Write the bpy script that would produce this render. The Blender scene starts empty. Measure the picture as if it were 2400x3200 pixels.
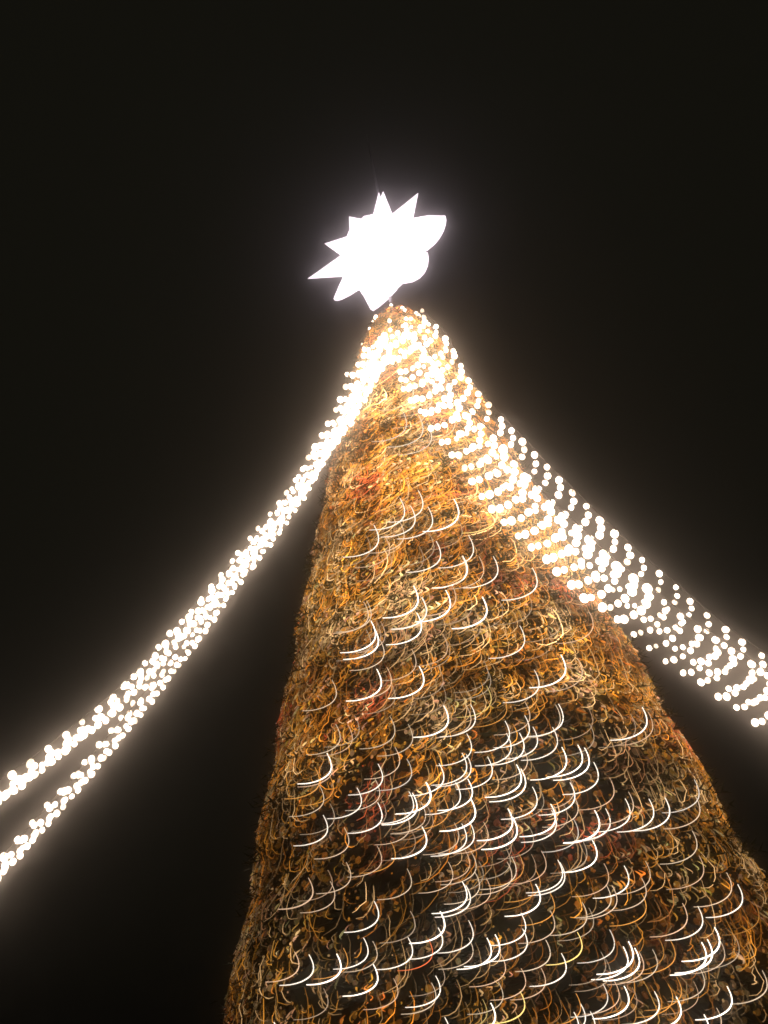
import bpy, math, random
import numpy as np
from mathutils import Vector, Matrix

random.seed(7)
RNG = np.random.default_rng(7)
S = bpy.context.scene
COL = S.collection

# ------------------------------------------------------------------ camera
FPX, PW, PH = 2400.0, 2400.0, 3200.0          # focal length and photo size in photo pixels
CAM = Vector((0.0, -11.0, 1.6))
PITCH, ROLL, YAW = 0.7774, -0.1130, -0.0785
Fv = Vector((math.sin(YAW) * math.cos(PITCH), math.cos(YAW) * math.cos(PITCH), math.sin(PITCH)))
r0 = Vector((math.cos(YAW), -math.sin(YAW), 0.0)); u0 = r0.cross(Fv)
Rv = math.cos(ROLL) * r0 + math.sin(ROLL) * u0
Uv = -math.sin(ROLL) * r0 + math.cos(ROLL) * u0
cam_data = bpy.data.cameras.new('camera')
cam = bpy.data.objects.new('camera', cam_data)
COL.objects.link(cam)
cam.matrix_world = Matrix.Translation(CAM) @ Matrix((Rv, Uv, -Fv)).transposed().to_4x4()
cam_data.sensor_fit = 'VERTICAL'
cam_data.sensor_height = 24.0
cam_data.lens = 24.0 * FPX / PH
cam_data.clip_end = 1000.0
S.camera = cam

# ------------------------------------------------------------------ sky, exposure
world = bpy.data.worlds.new('World'); S.world = world; world.use_nodes = True
wn = world.node_tree; wn.nodes.clear()
wo = wn.nodes.new('ShaderNodeOutputWorld'); wb = wn.nodes.new('ShaderNodeBackground')
wb.inputs['Color'].default_value = (1.0, 0.95, 0.64, 1); wb.inputs['Strength'].default_value = 0.0062
wn.links.new(wb.outputs[0], wo.inputs[0])
S.view_settings.view_transform = 'Standard'; S.view_settings.look = 'None'
S.view_settings.exposure = 0.0; S.view_settings.gamma = 1.0
S.cycles.use_denoising = True
S.cycles.filter_width = 1.6
S.cycles.max_bounces = 1; S.cycles.volume_bounces = 0
S.cycles.sample_clamp_indirect = 3.0

BULB_L, STAR_L = 7.0, 2.3
HAZE_D, HAZE_G = 0.0220, 0.984

# ------------------------------------------------------------------ helpers
def ray(px, py):
    return (Fv + Rv * ((px - PW / 2) / FPX) - Uv * ((py - PH / 2) / FPX)).normalized()
def at(px, py, dist):
    return CAM + ray(px, py) * dist

HT = 20.0; HC = 19.2                          # cone reference height, top of the branches
QA, QB = 0.1938, -0.0015
def tree_r(z):
    s = max(0.0, HT - z)
    return (0.62 + QA * s + QB * s * s) * (1 - 0.42 * math.exp(-(s / 1.5) ** 2)) + 0.09 * (abs(math.sin(z * 1.75 + 0.6)) - 0.6) * min(1.0, s / 6)
def on_tree(px, py, off=0.06):
    """first point of the pixel's ray on the tree's surface of revolution"""
    d = ray(px, py); t = 6.0
    while t < 34.0:
        p = CAM + d * t
        if p.z <= HC and math.hypot(p.x, p.y) <= tree_r(p.z) + off:
            return p, t
        t += 0.02
    return None, None

def new_obj(name, mesh, parent=None):
    o = bpy.data.objects.new(name, mesh); COL.objects.link(o)
    if parent is not None: o.parent = parent
    return o
def tag(o, label=None, cat=None, group=None, kind=None):
    if label: o['label'] = label
    if cat: o['category'] = cat
    if group: o['group'] = group
    if kind: o['kind'] = kind
    return o
def thing(name, loc, label, cat, group=None):
    o = new_obj(name, None); o.location = loc; o.empty_display_size = 0.2
    return tag(o, label, cat, group)

class MB:
    """collects vertices and faces (with optional colours) for one mesh"""
    def __init__(s): s.v = []; s.f = []; s.c = []; s.m = []
    def add(s, v, f, c=None):
        b = len(s.v); s.v += [tuple(x) for x in v]; s.f += [tuple(b + i for i in q) for q in f]
        if c is not None: s.c += c
    def tube(s, pts, rad, n=6, cap=True, col=None):
        pts = [Vector(p) for p in pts]; k = len(pts)
        if not hasattr(rad, '__len__'): rad = [rad] * k
        V = []; up = Vector((0.31, 0.2, 0.93))
        for i, p in enumerate(pts):
            t = (pts[min(i + 1, k - 1)] - pts[max(i - 1, 0)]).normalized()
            a = t.cross(up)
            if a.length < 1e-4: a = t.cross(Vector((1, 0, 0)))
            a.normalize(); b = t.cross(a)
            for j in range(n):
                w = 2 * math.pi * j / n
                V.append(p + (a * math.cos(w) + b * math.sin(w)) * rad[i])
        Fc = [(i * n + j, i * n + (j + 1) % n, (i + 1) * n + (j + 1) % n, (i + 1) * n + j)
              for i in range(k - 1) for j in range(n)]
        if cap:
            Fc.append(tuple(range(n - 1, -1, -1))); Fc.append(tuple((k - 1) * n + j for j in range(n)))
        s.add(V, Fc, None if col is None else [tuple(col[i]) for i in range(k) for j in range(n)])
    def mesh(s, name, mat, smooth=False):
        me = bpy.data.meshes.new(name); me.from_pydata(s.v, [], s.f)
        if s.c:
            a = me.color_attributes.new('glow', 'FLOAT_COLOR', 'POINT')
            arr = np.ones((len(s.v), 4), 'f'); arr[:, :3] = np.array(s.c, 'f')
            a.data.foreach_set('color', arr.ravel())
        me.materials.append(mat)
        if smooth: me.polygons.foreach_set('use_smooth', [True] * len(me.polygons))
        me.update(); return me
    def build(s, name, mat, parent=None, smooth=False, origin=None):
        if origin is not None:
            o = Vector(origin); s.v = [tuple(Vector(q) - o) for q in s.v]
        ob = new_obj(name, s.mesh(name, mat, smooth), parent)
        if origin is not None and parent is None: ob.location = origin
        return ob

def mat_new(name):
    m = bpy.data.materials.new(name); m.use_nodes = True
    return m, m.node_tree, m.node_tree.nodes['Principled BSDF']
def mat_plain(name, col, rough=0.6, metal=0.0, noise=None, scale=6.0):
    m, t, p = mat_new(name)
    p.inputs['Base Color'].default_value = (*col, 1); p.inputs['Roughness'].default_value = rough
    p.inputs['Metallic'].default_value = metal
    if noise:
        n = t.nodes.new('ShaderNodeTexNoise'); n.inputs['Scale'].default_value = scale
        r = t.nodes.new('ShaderNodeValToRGB')
        r.color_ramp.elements[0].color = (*noise, 1); r.color_ramp.elements[1].color = (*col, 1)
        r.color_ramp.elements[0].position = 0.35; r.color_ramp.elements[1].position = 0.65
        c = t.nodes.new('ShaderNodeTexCoord')
        t.links.new(c.outputs['Object'], n.inputs['Vector'])
        t.links.new(n.outputs['Fac'], r.inputs['Fac']); t.links.new(r.outputs['Color'], p.inputs['Base Color'])
    return m
def mat_glow(name, col, strength, sample=True):
    m, t, p = mat_new(name)
    p.inputs['Base Color'].default_value = (0.8, 0.8, 0.8, 1); p.inputs['Roughness'].default_value = 0.3
    p.inputs['Emission Color'].default_value = (*col, 1); p.inputs['Emission Strength'].default_value = strength
    m.cycles.emission_sampling = 'FRONT'
    return m
def mat_attr_glow(name, strength):
    m, t, p = mat_new(name)
    a = t.nodes.new('ShaderNodeVertexColor'); a.layer_name = 'glow'
    t.links.new(a.outputs['Color'], p.inputs['Emission Color'])
    p.inputs['Base Color'].default_value = (0.06, 0.04, 0.02, 1); p.inputs['Roughness'].default_value = 0.35
    p.inputs['Emission Strength'].default_value = strength
    m.cycles.emission_sampling = 'NONE'
    return m

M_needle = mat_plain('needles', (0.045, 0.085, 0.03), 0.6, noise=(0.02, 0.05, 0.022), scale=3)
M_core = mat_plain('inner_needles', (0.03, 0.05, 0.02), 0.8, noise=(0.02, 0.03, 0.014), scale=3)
M_bark = mat_plain('bark', (0.13, 0.08, 0.05), 0.85, noise=(0.06, 0.04, 0.03), scale=12)
M_wire = mat_plain('wire', (0.07, 0.05, 0.04), 0.6)
M_steel = mat_plain('galvanised_steel', (0.42, 0.42, 0.43), 0.4, 0.7, noise=(0.33, 0.33, 0.34), scale=20)
M_pave = mat_plain('paving', (0.22, 0.20, 0.18), 0.7, noise=(0.14, 0.13, 0.12), scale=0.8)
M_bulb = mat_glow('white_bulb', (1.0, 0.76, 0.57), BULB_L)
M_bulb_dim = mat_glow('weak_white_bulb', (1.0, 0.74, 0.52), BULB_L * 0.28)
M_star = mat_glow('star_light', (1.0, 0.84, 0.94), STAR_L)
M_fairy = mat_attr_glow('fairy_glow', 1.0)

# ------------------------------------------------------------------ ground
g = MB(); g.add([(-150, -150, 0), (150, -150, 0), (150, 150, 0), (-150, 150, 0)], [(0, 1, 2, 3)])
tag(g.build('ground', M_pave), 'grey paved square beneath the tree', 'ground', kind='structure')

# ------------------------------------------------------------------ the tree
tree = thing('christmas_tree', (0, 0, 0), 'tall conical christmas tree wrapped in gold and amber lights', 'tree')
t = MB(); t.tube([(0, 0, z) for z in (0, 0.15, 1, 6, 12, 20.4)], [0.42, 0.36, 0.33, 0.25, 0.16, 0.05], 14)
t.build('trunk', M_bark, tree, True)
b = MB()
NZ, NA = 60, 72
for i in range(NZ + 1):
    z = 0.9 + (HC - 0.1 - 0.9) * i / NZ
    for j in range(NA):
        w = 2 * math.pi * j / NA
        r = (tree_r(z) - 0.28) * (1 + 0.05 * math.sin(7 * w + z * 3.1) + 0.04 * RNG.normal()) * (1.0 if i < NZ else 0.3)
        b.v.append((r * math.cos(w), r * math.sin(w), z))
b.f = [(i * NA + j, i * NA + (j + 1) % NA, (i + 1) * NA + (j + 1) % NA, (i + 1) * NA + j) for i in range(NZ) for j in range(NA)]
b.f.append(tuple(range(NA - 1, -1, -1))); b.f.append(tuple(NZ * NA + j for j in range(NA)))
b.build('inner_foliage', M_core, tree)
def surf(z, w, off=0.0):
    r = tree_r(z) + off
    return Vector((r * math.cos(w), r * math.sin(w), z))
def rand_z():
    while True:                                  # even density over the cone's surface
        z = random.uniform(0.9, HC)
        if random.random() < tree_r(z) / tree_r(0.9): return z
fo = MB()
for k in range(5200):
    z = rand_z(); w = random.uniform(0, 2 * math.pi)
    out = Vector((math.cos(w), math.sin(w), 0)); side = Vector((-math.sin(w), math.cos(w), 0))
    L = random.uniform(0.38, 0.62)
    base = surf(z, w, -0.42)
    dirv = (out + side * random.uniform(-0.5, 0.5) + Vector((0, 0, random.uniform(-0.35, 0.25)))).normalized()
    acr = dirv.cross(Vector((0, 0, 1))).normalized(); upv = acr.cross(dirv)
    V = []; Fc = []
    for s_ in range(7):
        u = 0.15 + 0.85 * s_ / 6
        c = base + dirv * (L * u) + Vector((0, 0, -0.22 * u * u * L))
        ln = 0.20 * (1.05 - u) + 0.07
        for sg in (-1, 1):
            tip = c + acr * (sg * ln) + dirv * 0.10 + upv * random.uniform(-0.05, 0.05)
            q = len(V); V += [c - dirv * 0.022, c + dirv * 0.022, tip]; Fc.append((q, q + 1, q + 2))
    fo.add(V, Fc)
cr = fo.build('crown', M_needle, tree); tag(cr, kind='stuff')

# ------------------------------------------------------------------ small fairy lights wound through the branches
PAL = {                                            # lamp colours
    'gold':   (0.88, 0.34, 0.040), 'cream': (0.82, 0.47, 0.19), 'amber': (0.80, 0.25, 0.022),
    'red':    (0.60, 0.10, 0.028), 'olive': (0.46, 0.23, 0.045), 'copper': (0.46, 0.18, 0.05), 'rose': (0.62, 0.26, 0.10)}
N_OVAL, N_CURL, N_ARC, FAIRY = 34000, 4600, 15500, 2.3
def zone(p):
    """where on the tree a lamp hangs, by height and by side"""
    for lim, hh in ((17, 'just below the treetop'), (14, 'high up the tree'), (11.5, 'above mid height'), (9.5, 'at mid height'), (7.5, 'below mid height'), (6, 'well below mid height'), (-9, 'low on the tree')):
        if p.z > lim: break
    w_ = math.degrees(math.atan2(p.x, -p.y))
    sd = 'on the left garland side' if w_ < -24 else 'on the right garland side' if w_ > 28 else 'on the front'
    return hh + ' ' + sd
def curl(h, width, rad, col, flip, wave):
    """a bent glowing lamp in its own xz plane: bulges to +x (or -x), fades to its thin ends"""
    m = MB(); n = 6; P = []; R_ = []; C = []
    for i in range(n + 1):
        a = -1 + 2 * i / n
        P.append((flip * (width * (1 - a * a) + wave * math.sin(a * 3)), 0, a * h / 2)); R_.append(rad * (1 - 0.6 * a * a))
        k = 0.35 + 0.65 * (1 - a * a); C.append(tuple(q * k for q in col))
    m.tube(P, R_, 3, False, C)
    return m.v, m.f, m.c
_t = (1 + 5 ** 0.5) / 2
ICO_V = [Vector(v).normalized() for v in ((-1,_t,0),(1,_t,0),(-1,-_t,0),(1,-_t,0),(0,-1,_t),(0,1,_t),(0,-1,-_t),(0,1,-_t),(_t,0,-1),(_t,0,1),(-_t,0,-1),(-_t,0,1))]
ICO_F = [(0,11,5),(0,5,1),(0,1,7),(0,7,10),(0,10,11),(1,5,9),(5,11,4),(11,10,2),(10,7,6),(7,1,8),(3,9,4),(3,4,2),(3,2,6),(3,6,8),(3,8,9),(4,9,5),(2,4,11),(6,2,10),(8,6,7),(9,8,1)]
def oval(rad, tall, col):
    return ([(v.x * rad, v.y * rad, v.z * rad * tall) for v in ICO_V], ICO_F, [tuple(c * random.uniform(0.7, 1.1) for c in col) for v in ICO_V])
PH_ = [random.uniform(0, 6.28) for _ in range(12)]
def patch(z, w):
    col_ = math.sin(9 * w + PH_[0] + 0.5 * math.sin(z * 0.9)) + math.sin(17 * w + PH_[1] + 0.35 * z) + 0.8 * math.sin(31 * w + PH_[2])
    row_ = math.sin(3.1 * z + 2 * w + PH_[3]) + math.sin(5.3 * z - 3 * w + PH_[4]) + math.sin(1.2 * z + 3.3 * w + PH_[5])
    return 0.22 * col_ + 0.26 * row_
def bright(z, w):
    return 1 + 0.34 * math.sin(2.3 * z + 4 * w + PH_[6]) + 0.34 * math.sin(7.7 * z - 6 * w + PH_[7]) + 0.26 * math.sin(19 * w + PH_[8] + 0.7 * z)
def pick(pv):
    return ('red' if pv < -0.70 else 'copper' if pv < -0.46 else 'amber' if pv < -0.10 else
            'gold' if pv < 0.30 else 'olive' if pv < 0.42 else 'cream' if pv < 0.85 else 'rose')
stuff = MB(); singles = []
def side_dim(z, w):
    """the lamps at the tip and round the left flank are the weaker ones"""
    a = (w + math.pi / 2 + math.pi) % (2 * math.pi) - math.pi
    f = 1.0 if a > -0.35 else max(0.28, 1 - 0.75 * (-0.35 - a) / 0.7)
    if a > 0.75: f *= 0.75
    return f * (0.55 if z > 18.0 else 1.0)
def place(kind, name, z, w, off, rot, geo, size):
    p = surf(z, w, off); V, Fc, C = geo
    vv = (p - CAM); zc = vv.dot(Fv); px = 1200 + FPX * vv.dot(Rv) / zc; py = 1600 - FPX * vv.dot(Uv) / zc
    if 0 < px < 2400 and py < 3180 and off > -0.02 and vv.normalized().dot(Vector((math.cos(w), math.sin(w), 0.2)).normalized()) < -0.25:
        singles.append((size / vv.length * (0.4 + max(C[len(C) // 2])), kind, name, p, rot, V, Fc, C))
    else: stuff.add([p + rot @ Vector(v) for v in V], Fc, C)
def spot():
    while True:
        z = rand_z() if random.random() < 0.65 else random.uniform(6, HC)
        w = random.uniform(0, 2 * math.pi)
        if math.sin(w) < 0.4 or random.random() < 0.35: return z, w
for k in range(N_OVAL):                              # frosted oval bulbs
    z, w = spot(); hi = max(0.0, min(1.0, (z - 4.0) / 11.0))
    name = pick(patch(z, w) + random.uniform(-0.22, 0.22))
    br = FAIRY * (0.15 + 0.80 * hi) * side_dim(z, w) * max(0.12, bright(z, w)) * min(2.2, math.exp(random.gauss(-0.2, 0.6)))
    rot = Matrix.Rotation(w + math.pi / 2, 3, 'Z') @ Matrix.Rotation(random.gauss(-0.4, 0.3), 3, 'X') @ Matrix.Rotation(random.gauss(0.1, 0.4), 3, 'Y')
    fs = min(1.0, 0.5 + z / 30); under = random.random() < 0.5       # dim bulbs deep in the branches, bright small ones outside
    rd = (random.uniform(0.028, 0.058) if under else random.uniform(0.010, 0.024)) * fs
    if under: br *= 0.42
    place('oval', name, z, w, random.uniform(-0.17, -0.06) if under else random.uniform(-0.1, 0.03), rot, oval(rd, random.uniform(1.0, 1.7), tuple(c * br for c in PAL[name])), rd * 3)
for k in range(N_CURL):                              # blurred streaks of lamps, built as rows and columns of curved tubes
    z, w = spot(); hi = max(0.0, min(1.0, (z - 4.0) / 11.0))
    name = pick(patch(z, w) + random.uniform(-0.3, 0.3))
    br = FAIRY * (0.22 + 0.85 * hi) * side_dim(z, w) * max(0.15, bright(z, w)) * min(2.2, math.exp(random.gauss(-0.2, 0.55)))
    n = random.choice((1, 2, 3, 3, 4, 5)); fs = min(1.0, 0.5 + z / 28); h = random.uniform(0.09, 0.24) * fs
    wn_ = (w + math.pi / 2 + math.pi) % (2 * math.pi) - math.pi
    flip = 1 if wn_ > -0.35 else -1
    step = random.uniform(0.10, 0.16) * fs; vertical = random.random() < 0.15
    if random.random() < 0.24: name = 'cream'; br *= 1.15
    for q in range(n):
        if vertical: zz, ww, fl = z - q * h * 0.9, w + random.uniform(-0.01, 0.01), flip * (1 if q % 2 else -1)
        else: zz, ww, fl = z + q * 0.03, w + q * step / tree_r(z), flip
        if zz < 0.8 or zz > HC: continue
        col = tuple(c * br * random.uniform(0.75, 1.2) for c in PAL[name])
        rot = Matrix.Rotation(ww + math.pi / 2, 3, 'Z') @ Matrix.Rotation(random.gauss(-0.5, 0.12), 3, 'X') @ Matrix.Rotation(random.gauss(0.08, 0.13), 3, 'Y')
        place('streak-shaped', name, zz, ww, random.uniform(-0.05, 0.06), rot, curl(h, h * random.uniform(0.22, 0.42), random.choice((0.008, 0.011, 0.015, 0.020)) * fs, col, fl, random.uniform(-0.03, 0.03)), h)
SARC = [(0, 0), (11, 22), (13.5, 50), (2, 72), (-26, 89), (-60, 98), (-96, 100)]
for k in range(N_ARC):                               # motion trails of tiny lamps, built as fine tubes over the branches
    z, w = spot(); hi = max(0.0, min(1.0, (z - 4.0) / 11.0))
    if z > 12 and random.random() < 0.3: continue
    name = 'cream' if random.random() < 0.22 else pick(patch(z, w) + random.uniform(-0.3, 0.3))
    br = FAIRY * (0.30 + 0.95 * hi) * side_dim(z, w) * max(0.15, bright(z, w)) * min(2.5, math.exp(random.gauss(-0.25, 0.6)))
    p = surf(z, w); d = (p - CAM).length; sc = d / FPX * random.choice((0.22, 0.28, 0.33, 0.38, 0.45, 0.5, 0.6, 0.75, 1.0))
    a_ = (w + math.pi / 2 + math.pi) % (2 * math.pi) - math.pi; fl = -1 if a_ < -0.42 and random.random() < 0.8 else 1
    if z > 12: sc *= 0.72
    if fl < 0: sc *= 0.7
    rd = random.choice((0.7, 0.9, 1.2, 1.7)) * d / FPX
    P = []; C = []
    for i, (a, b_) in enumerate(SARC):
        zz = min(HC, z - (b_ - 50) * sc / 0.62); ww = w + fl * (a + 40) * sc / tree_r(z)
        P.append(surf(zz, ww, random.uniform(0.0, 0.05)) - p)
        q = 0.35 + 0.65 * math.sin(math.pi * (i + 0.6) / 7.2); C.append(tuple(c * br * q for c in PAL[name]))
    if z < 0.9 or P[0].z + z > HC: continue
    m = MB(); m.tube(P, [rd * (0.5 + 0.5 * math.sin(math.pi * (i + 0.6) / 7.2)) for i in range(7)], 3, False, C)
    place('trail-shaped', name, z, w, 0.0, Matrix.Identity(3), (m.v, m.f, m.c), sc * 100)
singles.sort(key=lambda s_: -s_[0])
for i, (sz, kind, name, p, rot, V, Fc, C) in enumerate(singles):
    if i < 300:
        m = MB(); m.add(V, Fc, C)
        o = m.build('fairy_light', M_fairy, None, True); o.matrix_world = Matrix.Translation(p) @ rot.to_4x4()
        tag(o, 'small %s %s fairy light %s' % (kind, name, zone(p)), 'fairy light', '%s fairy lights on the tree' % name)
    else: stuff.add([p + rot @ Vector(v) for v in V], Fc, C)
tag(stuff.build('fairy_lights', M_fairy, None, True), 'dense mass of gold, amber and red fairy lights covering the tree', 'fairy lights', kind='stuff')

# ------------------------------------------------------------------ motion trails of the bulbs, built as glowing tubes on the tree
ARC = [(0, 0), (9, 18), (14, 36), (13.5, 52), (6, 67), (-8, 79), (-30, 90), (-62, 98), (-96, 100)]
def spline(P, n):
    P = [P[0]] + list(P) + [P[-1]]; out = []
    for i in range(1, len(P) - 2):
        for k in range(n):
            u = k / n; a, b_, c, d = (Vector(q) for q in P[i - 1:i + 3])
            out.append(0.5 * ((2 * b_) + (c - a) * u + (2 * a - 5 * b_ + 4 * c - d) * u * u + (3 * b_ - a - 3 * c + d) * u ** 3))
    out.append(Vector(P[-2])); return out
ARC_S = [(p[0], p[1]) for p in spline([Vector((x, y, 0)) for x, y in ARC], 3)]
Z = 500 / 1659.0
TRAILS = [  # (photo window x, y, [(x, y, weight[, colour]) in that window's enlarged pixels])
 (950, 1400, [(995,520,2),(1185,440,2),(1105,600,2),(1285,610,2),(1555,530,3),(1605,500,1),(725,800,2),(990,760,1.5),(840,915,1.2),(1370,965,2),(1190,1010,1),(1135,1430,3),(1040,325,.8),(1300,890,1),(1590,720,1),(860,1050,1),(1220,1550,2),(1470,1475,2.5),(1525,1410,1.5),(1645,1120,2.5),(640,900,.8)]),
 (1000, 950, [(850,1100,1.6),(1020,1150,1.6),(1110,1240,1.6),(920,780,1.4),(1115,840,1.2),(1350,1090,1.2),(1060,960,1.1)]),
 (1400, 1600, [(215,245,2),(140,460,1.5),(320,460,1.2),(470,460,2),(875,580,2),(355,880,3),(745,1180,2),(1455,1020,1.5),(1170,1480,2.5),(35,750,1.5),(200,830,1),(460,-110,2,'y'),(290,1050,1),(1120,1010,.8),(820,830,.8),(520,900,.8),(1030,1200,1),(1345,1520,1)]),
 (900, 1850, [(785,100,1.5),(815,90,1.5),(1390,55,2),(1335,215,2.2),(860,300,2.5),(890,370,2.5),(810,390,1),(960,305,1.2),(915,305,1),(950,490,1.5),(1605,440,1.2),(1630,480,1),(1280,590,1.2),(1360,770,2.5),(920,800,2.3),(1025,780,1.5),(1065,940,1),(455,910,1.2),(1060,1295,1.5),(1615,1180,3),(495,1370,1.3),(620,1375,1.2),(1245,1370,1.2),(1560,780,.8),(1590,950,.8),(690,1280,1)]),
 (1400, 2050, [(895,145,2),(235,505,2),(190,515,1.5),(800,480,1.5),(795,615,1.8),(590,670,1.8),(1115,505,1.5),(1145,495,1.8),(605,800,2),(740,795,2),(880,735,1.8),(1085,740,1.8),(195,805,1.8),(145,1005,2),(190,1020,2),(410,1045,1.8),(775,950,1.5),(1180,945,2.2),(1345,920,2.2),(1415,950,2.2),(1510,1100,2),(710,1125,2.3),(755,1170,2.2),(205,1275,2.2),(80,1310,1.8),(235,1480,3),(875,1355,2),(945,1370,1),(1265,1310,2),(1255,1260,1.2),(1300,1440,1.5),(1065,1535,2.5),(1075,1600,2),(620,1580,3),(1520,1600,2.5),(1340,25,1.2),(1450,530,1),(1465,700,1),(395,120,1),(370,50,.8),(400,310,1.5,'y'),(560,400,1.2,'o'),(1190,1525,1)]),
 (1850, 2050, [(520,530,2.2),(580,580,1.3),(180,1260,1.5),(380,1410,1.5),(1060,1280,1.6),(1070,1450,1.4),(590,1480,1.8),(755,1465,2),(400,600,1),(140,1580,2),(345,1480,1.8)]),
 (850, 2300, [(570,180,2.5),(580,200,1.5),(445,325,1.6,'o'),(590,400,1.3,'o'),(490,510,1.2),(1100,290,2),(1400,240,1.6),(880,535,2),(530,820,2),(1095,690,1.8),(1070,450,1.2),(600,700,1),(750,950,1.3),(770,1310,1.5),(1090,1140,1.4),(1230,1090,1.2,'o'),(1420,575,2),(1455,590,2.2),(1600,480,2.2),(1555,940,2.7),(1545,685,1.2),(1590,690,1),(1400,1375,1.3),(375,1470,1),(580,1390,1),(1275,115,1.2),(1380,800,1.2),(1135,660,1),(1440,970,.8)]),
 (1300, 2300, [(240,285,1.8),(100,480,2.2),(55,685,1),(130,750,1),(60,940,2),(395,895,1.5),(475,910,2),(555,890,1.8),(700,890,1.2),(1000,840,3),(1170,935,1),(285,635,1.2,'o'),(510,1185,1.3),(575,1205,1.5),(335,1305,1.1),(610,1410,1.5),(725,1470,1.1),(480,1510,2.2),(515,1545,2),(945,1305,1.5),(990,1250,1.5),(930,1160,1),(1065,1220,1.2,'o'),(940,1020,1),(1195,1225,1),(1300,1190,1.2),(1470,1285,1.8),(1240,1385,1.2,'o'),(1240,1535,2.3),(1160,1460,1,'o'),(650,1295,.8)]),
 (1750, 2300, [(360,770,2.3),(470,750,1.6),(335,1080,2.2),(140,860,1.6),(455,1320,1.1),(665,1345,2),(885,1295,1.4),(1370,980,1.2),(1440,1240,1.1),(845,1470,1.5),(480,1545,1.4),(540,1550,1.3),(0,1310,2),(230,1080,1)]),
 (800, 2700, [(545,145,1.2),(770,180,1.3),(1225,385,2),(1600,490,1),(1115,765,1.7),(1210,800,1.3),(905,870,1.2,'o'),(400,910,1.4),(550,940,2),(835,930,2.8),(1215,1040,2.2),(1575,760,1.7),(1425,1185,1.2),(700,1290,1),(185,1640,2)]),
 (1250, 2700, [(415,490,2.8),(395,660,1.7),(710,585,1.8),(1255,510,1.8),(1270,670,1.7),(900,765,2.2),(985,730,2.2),(710,765,1.2),(1555,300,1.2,'o'),(1555,480,1.4),(290,775,1.5,'r'),(1045,935,1.4),(1510,785,1.5),(1255,1080,1.3),(1460,1075,1.5),(1020,1225,1.2),(1245,1320,1.8,'y'),(370,1160,1.8),(325,1230,1.5),(415,1035,1),(940,1440,2.3),(855,1400,1,'y'),(465,1590,1.8),(110,490,1)]),
 (1700, 2700, [(395,395,1.5),(465,455,1),(1010,300,1.4,'o'),(680,680,1.6),(345,705,1.8,'y'),(180,925,1.8),(875,800,2.7),(820,855,2.2),(940,870,2.3),(985,910,1.5),(1125,885,1.3),(1190,770,1,'o'),(1310,790,1.4,'o'),(1435,405,1.5),(1595,440,1.8),(830,1265,2.3),(610,1240,1.6),(730,1215,1.2),(640,985,1),(590,910,1),(1145,1320,2),(1370,1375,2.3),(1375,1170,1.2,'o'),(1285,1240,1.1,'o'),(1615,1080,1.3),(905,1430,1,'o'),(915,1280,1),(380,1450,2),(480,1530,1.7),(310,1535,2),(330,1340,1.2,'o'),(1550,1215,1)]),
 (1900, 2700, [(1230,90,1.3),(1345,210,1.7),(1105,655,2.6),(1030,780,2.4),(970,810,2.4),(1515,390,1,'o'),(1600,1105,1.4),(1235,1270,2.2),(995,1560,2.2),(1125,1490,1.4),(1160,790,1.2),(1310,740,.8)]),
]
WCOL = {'w': (1.0, 0.87, 0.72), 'y': (1.0, 0.72, 0.22), 'o': (1.0, 0.42, 0.08), 'r': (1.0, 0.20, 0.06)}
WLAB = {
 'thick': ('thick white light trail tube', 'thick white light trails on the tree'),
 'mid': ('slim white light trail tube', 'slim white light trails on the tree'),
 'thin': ('hair thin light trail tube', 'thin dim light trails on the tree'),
 'y': ('yellow light trail tube', 'yellow light trails on the tree'),
 'o': ('orange light trail tube', 'orange light trails on the tree'),
 'r': ('red light trail tube', None)}
STARTS = [(wx + e[0] * Z, wy + e[1] * Z) for wx, wy, lst in TRAILS for e in lst]
for wx, wy, lst in TRAILS:
    for e in lst:
        sx, sy, wt = wx + e[0] * Z, wy + e[1] * Z, e[2]; ck = e[3] if len(e) > 3 else 'w'
        sc = 0.97 + 0.08 * (sx - 1000) / 1200 + random.uniform(-0.02, 0.02)
        hits = [on_tree(sx + a * sc, sy + b_ * sc, 0.24) for a, b_ in ARC_S]
        ok = [h for h in hits if h[0] is not None]
        if len(ok) < 8: continue
        pts = []; last = ok[0][1]
        for (a, b_), h in zip(ARC_S, hits):
            if h[0] is None or abs(h[1] - last) > 0.35: pts.append(at(sx + a * sc, sy + b_ * sc, last))
            else: last = h[1]; pts.append(h[0])
        dm = sum(h[1] for h in ok) / len(ok)
        base = (0.36 + 0.62 * wt) / FPX * dm
        n = len(pts); rad = []; col = []
        k = (0.40, 0.72, 1.25, 2.1, 3.2)[min(4, int(wt / 0.55))] * random.uniform(0.85, 1.15)
        tint = WCOL[ck] if ck != 'w' or wt > 1.5 else random.choice(((1, .70, .46), (1, .62, .38), (1, .76, .52)))
        for i in range(n):
            u = i / (n - 1)
            rad.append(base * (0.42 + 0.58 * math.sin(math.pi * min(1, 0.12 + 0.8 * u)) ** 0.8))
            col.append(tuple(c * k * (0.62 + 0.38 * math.sin(math.pi * (0.1 + 0.85 * u))) for c in tint))
        m = MB(); m.tube(pts, rad, 5, True, col)
        o = m.build('light_trail_tube', M_fairy, None, True, origin=pts[n // 2])
        lk = ck if ck != 'w' else 'thick' if wt >= 2.2 else 'mid' if wt > 1.25 else 'thin'
        near = min(math.hypot(sx - ox, sy - oy) for ox, oy in STARTS if (ox, oy) != (sx, sy))
        tag(o, ('paired ' if near < 24 else 'lone ' if near > 42 else '') + WLAB[lk][0] + ((' ' + zone(pts[n // 2])) if lk != 'r' else ' draped low on the tree'), 'light', WLAB[lk][1])

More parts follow.
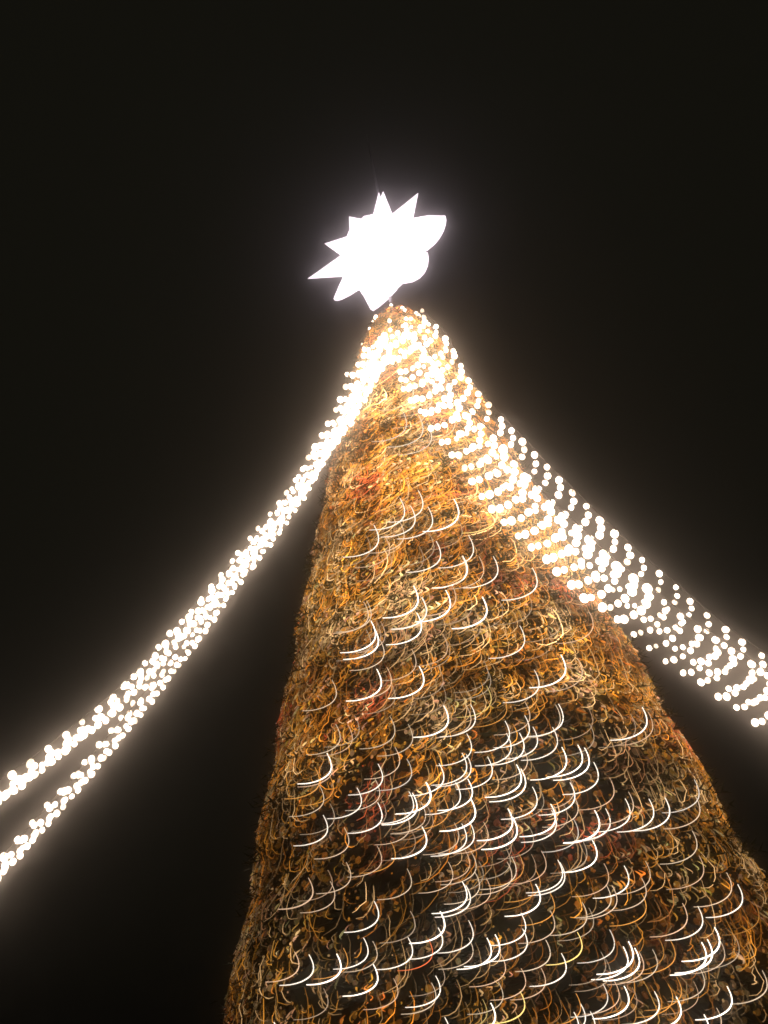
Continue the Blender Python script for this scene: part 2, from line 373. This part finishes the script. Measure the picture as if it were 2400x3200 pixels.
# ------------------------------------------------------------------ bulbs
def ico(rad, stretch=1.15, mat=None):
    import bmesh
    bm = bmesh.new(); bmesh.ops.create_icosphere(bm, subdivisions=2, radius=rad)
    for v in bm.verts: v.co.z *= stretch
    me = bpy.data.meshes.new('bulb'); bm.to_mesh(me); bm.free()
    me.materials.append(mat or M_bulb); me.polygons.foreach_set('use_smooth', [True] * len(me.polygons))
    return me
BULB = ico(0.052); BULB_S = ico(0.052); BULB_W = ico(0.047, 1.3, M_bulb_dim)
def bulb(p, parent, me, scale=1.0):
    if random.random() < 0.10: me = BULB_W
    o = new_obj('bulb', me, parent); o.location = p
    o.scale = (scale,) * 3; o.rotation_euler = (random.uniform(-.5, .5), random.uniform(-.5, .5), 0)
    return o

# string wound round the treetop
TOPB = [(880,65),(1060,70),(720,175),(890,155),(940,155),(1100,190),(860,230),(945,240),(1040,240),(730,270),(1115,280),(805,300),(930,310),(980,310),(1085,350),(620,360),(690,360),(745,340),(860,385),(970,395),(1030,420),(460,470),(505,475),(550,445),(680,445),(730,450),(790,425),(840,490),(890,500),(945,475),(590,500),(880,545),(1100,490),(535,625),(610,610),(700,600),(750,605),(815,585),(1125,585),(1220,620),(1075,650),(1140,670),(1030,715),(1110,740),(280,730),(335,735),(400,715),(470,680),(560,540),(840,780),(890,790),(960,760),(1060,810),(1160,805),(1215,690),(1215,770),(1195,850),(1300,395),(1305,480),(1275,555),(1140,930),(1055,975),(980,1000),(940,1000),(1290,980),(1230,1045),(1160,1095),(1040,1110),(1090,1120),(865,880),(920,880),(985,855)]
ts = thing('light_string', (0, 0, HT), 'white bulb string wound round the tip of the tree under the star', 'light string')
pts = []
for x, y in TOPB:
    px, py = 1000 + x * Z, 950 + y * Z
    p, tt = on_tree(px, py, 0.08)
    if p is None:
        dd = CAM + ray(px, py) * 21.2; p = dd
    pts.append(p)
for p in pts: bulb(p - Vector((0, 0, HT)), ts, BULB_S, random.uniform(0.75, 1.15))
for k in range(34):                              # the rest of the string, all round the tip
    p = surf(HC - 1.3 * random.random() ** 1.3, random.uniform(0, 2 * math.pi), 0.06)
    bulb(p - Vector((0, 0, HT)), ts, BULB_S, random.uniform(0.6, 1.0))
sp = MB(); sp.tube([surf(HT - 0.1 - 2.4 * u / 90, u * 0.42, 0.02) - Vector((0, 0, HT)) for u in range(91)], 0.012, 4)
sp.build('wire', M_wire, ts)

# ------------------------------------------------------------------ garlands from the treetop; each lamp's dotted motion trail built as bulbs
HOOK = [(0, 0), (4, 25), (-3, 47), (-23, 68), (-47, 85), (-75, 96), (-98, 99)]
def garland(label, spine, d0, d1, step0, step1, mast_px, mast_d, bs):
    P = spline([Vector((x, y, 0)) for x, y in spine], 24)
    ln = [0.0]
    for a, b_ in zip(P, P[1:]): ln.append(ln[-1] + (b_ - a).length)
    tot = ln[-1]
    def q(s_):
        for i in range(len(P) - 1):
            if ln[i + 1] >= s_:
                u = (s_ - ln[i]) / max(1e-6, ln[i + 1] - ln[i]); return P[i].lerp(P[i + 1], u)
        return P[-1]
    def depth(s_): return d0 + (d1 - d0) * (s_ / tot)
    root_p = at(P[0].x, P[0].y, d0)
    g_ = thing('light_garland', root_p, label, 'light garland', 'light garlands strung from the treetop')
    end = at(mast_px[0], mast_px[1], mast_d)
    s_ = 8.0; dl = []
    while s_ < tot:
        c = q(max(0.0, s_ + random.uniform(-5, 5))); d = depth(s_); u = s_ / tot
        for a, b_ in [(2, -14)] + HOOK:                       # the trail stays clear of the branches
            h_ = on_tree(c.x + a, c.y + b_, 0.12)
            if h_[1]: d = min(d, h_[1] - 0.28)
        top = at(c.x, c.y, d); dl.append((s_, d))
        sc = random.uniform(0.95, 1.04) * min(1.0, 0.62 + 0.38 * s_ / (0.30 * tot))
        hk = [at(c.x + a * sc + random.uniform(-2, 2), c.y + b_ * sc + random.uniform(-2, 2), d + 0.25 * math.sin(k_ * 1.1 + s_ * .01)) for k_, (a, b_) in enumerate(HOOK)]
        m = MB(); m.tube([at(c.x + 2, c.y - 14, d) - top] + [h - top for h in hk], 0.007, 4)
        ds = m.build('bulb_trail', M_wire, g_); ds.location = top - root_p
        for k_, h in enumerate(hk):
            bulb(h - top, ds, BULB, bs * random.uniform(0.8, 1.12) * (1.0 if k_ else 1.1))
        s_ += step0 + (step1 - step0) * u ** 1.3
    cab = MB(); line = [Vector((0, 0, HT - 0.4)) - root_p]
    for s_, d in dl: c = q(s_); line.append(at(c.x + 2, c.y - 14, d) - root_p)
    line.append(end - root_p)
    cab.tube(line, 0.010, 5); cab.build('cable', M_wire, g_)
    return end
ENDS = []
ENDS.append(garland('right hand white bulb garland, outer row running along the dark sky',
    [(1320,985),(1395,1060),(1474,1205),(1546,1288),(1627,1374),(1709,1462),(1793,1543),(1896,1646),(2001,1743),(2109,1835),(2229,1938),(2364,2039),(2480,2122),(2600,2205)],
    20.8, 13.8, 48, 80, (3050, 2480), 12.4, 0.98))
ENDS.append(garland('right hand white bulb garland, inner row overlapping the tree',
    [(1262,1010),(1330,1105),(1388,1187),(1459,1295),(1547,1373),(1630,1483),(1739,1597),(1824,1670),(1903,1750),(2012,1831),(2147,1941),(2270,2024),(2341,2072),(2470,2160),(2600,2245)],
    20.6, 13.6, 48, 76, (3050, 2520), 12.4, 1.04))
ENDS.append(garland('left hand white bulb garland, upper row with the larger bulbs',
    [(1205,1040),(1165,1110),(1120,1205),(1048,1346),(975,1465),(850,1620),(717,1787),(600,1915),(418,2120),(247,2265),(120,2364),(51,2415),(-60,2490),(-200,2580)],
    20.6, 14.2, 36, 80, (-620, 2830), 12.8, 1.18))
ENDS.append(garland('left hand white bulb garland, lower row sagging away beneath the other',
    [(1215,1085),(1170,1165),(1100,1280),(1035,1375),(945,1525),(853,1650),(745,1785),(632,1945),(458,2167),(358,2288),(250,2416),(137,2545),(18,2675),(-90,2790),(-200,2890)],
    20.4, 14.6, 36, 82, (-620, 2870), 12.8, 1.05))
for pr, lab in (((ENDS[0], ENDS[1]), 'steel mast holding the right hand light garlands'), ((ENDS[2], ENDS[3]), 'steel mast holding the left hand light garlands')):
    a, c = pr; m = MB()
    mt = thing('mast', (a.x, a.y, 0), lab, 'mast', 'masts holding the garlands')
    m.tube([(0, 0, 0), (0, 0, a.z * .5), (0, 0, a.z + 0.4)], [0.11, 0.09, 0.06], 12); m.build('pole', M_steel, mt, True)
    m = MB(); m.tube([(0, 0, 0), (0, 0, 0.04)], 0.25, 16); m.build('base_plate', M_steel, mt)
    m = MB(); m.tube([(0, 0, c.z), (c.x - a.x, c.y - a.y, c.z)], 0.03, 8); m.build('bracket', M_steel, mt)

# ------------------------------------------------------------------ the star
SC = at(1190, 790, 22.3)
star = thing('star_topper', SC, 'large glowing white many pointed star on top of the tree', 'star')
UPX = 22.3 / FPX
def sdir(px, py, dep=0.0):
    return (Rv * (px - 1190) - Uv * (py - 790) + Fv * dep) * UPX
import bmesh
bm = bmesh.new(); bmesh.ops.create_icosphere(bm, subdivisions=2, radius=114 * UPX)
me = bpy.data.meshes.new('core'); bm.to_mesh(me); bm.free(); me.materials.append(M_star)
new_obj('core', me, star)
def spike(tip, half, base=0.55, r=100 * UPX):
    d = tip.normalized(); a = d.cross(Vector((0.2, 0.9, 0.4))).normalized(); b_ = d.cross(a)
    c = d * (r * base); m = MB()
    m.add([c + a * half, c + b_ * half, c - a * half, c - b_ * half, tip], [(0, 1, 4), (1, 2, 4), (2, 3, 4), (3, 0, 4), (3, 2, 1, 0)])
    m.build('spike', M_star, star)
TIPS = [(1184,614,-8,34),(1197,602,14,50),(1300,621,-20,58),(1166,960,0,66),(972,864,10,54),(1025,770,-20,58),(1095,675,20,62),(1100,690,-10,58)]
def petal(outline, deep=85):  # rounded outline gives the motion smear of the bright tips
    m = MB(); n = len(outline)
    V = [sdir(x, y, 0) for x, y in outline] + [sdir(1190, 790, -deep), sdir(1190, 790, deep)]
    Fc = []
    for i in range(n - 1): Fc += [(i, i + 1, n), (i + 1, i, n + 1)]
    Fc += [(n, n + 1, 0), (n + 1, n, n - 1)]
    m.add(V, Fc); m.build('spike', M_star, star)
petal([(1270,690),(1330,679),(1381,680),(1384,692),(1382,708),(1376,727),(1364,748),(1349,766),(1328,783),(1290,790)])
petal([(1300,775),(1329,790),(1332,808),(1329,830),(1320,850),(1305,866),(1284,877),(1262,881),(1238,878),(1215,860)])
petal([(1080,858),(1066,888),(1050,926),(1054,931),(1062,932),(1074,929),(1098,917),(1130,897),(1150,870)])
petal([(1120,890),(1140,920),(1160,958),(1168,962),(1186,950),(1212,928),(1238,900),(1245,870)])
for x, y, dep, hf in TIPS: spike(sdir(x, y, dep), hf * 1.15 * UPX)
for k in range(8):
    w = 2 * math.pi * k / 8 + 0.3
    for sg, rr in ((-1, 62), (1, 62)):
        spike(sdir(1190 + rr * math.cos(w + 0.2 * sg), 790 + rr * math.sin(w + 0.2 * sg), sg * 150), 45 * UPX)
spike(sdir(1190, 790, -205), 45 * UPX); spike(sdir(1192, 790, 205), 45 * UPX)
m = MB(); top = Vector((0, 0, HT - 0.5)) - SC
m.tube([top, sdir(1214, 905, 20)], [0.06, 0.05], 10); m.build('pole', M_steel, star, True)
m = MB(); m.tube([sdir(1188, 640), sdir(1172, 560), sdir(1148, 440)], [0.05, 0.03, 0.008], 8); m.build('finial_rod', M_steel, star, True)

# ------------------------------------------------------------------ air volume added to give the lights their glow
mh = bpy.data.materials.new('halo_volume'); mh.use_nodes = True; nt = mh.node_tree; nt.nodes.clear()
ho = nt.nodes.new('ShaderNodeOutputMaterial'); hv = nt.nodes.new('ShaderNodeVolumePrincipled')
hv.inputs['Color'].default_value = (0.95, 0.92, 0.90, 1); hv.inputs['Density'].default_value = HAZE_D
hv.inputs['Anisotropy'].default_value = HAZE_G
nt.links.new(hv.outputs[0], ho.inputs['Volume'])
zt = SC.z + 4.0; h = MB()
h.add([(x, y, z) for z in (-1, zt) for x, y in ((-155, -155), (155, -155), (155, 155), (-155, 155))],
      [(3, 2, 1, 0), (4, 5, 6, 7), (0, 1, 5, 4), (1, 2, 6, 5), (2, 3, 7, 6), (3, 0, 4, 7)])
tag(h.build('halo', mh), 'added air volume giving the glow around the lights', 'halo', kind='stuff')
print('singles', len(singles), 'stuff faces', len(stuff.f), 'wires', sum(len(l) for _, _, l in TRAILS))
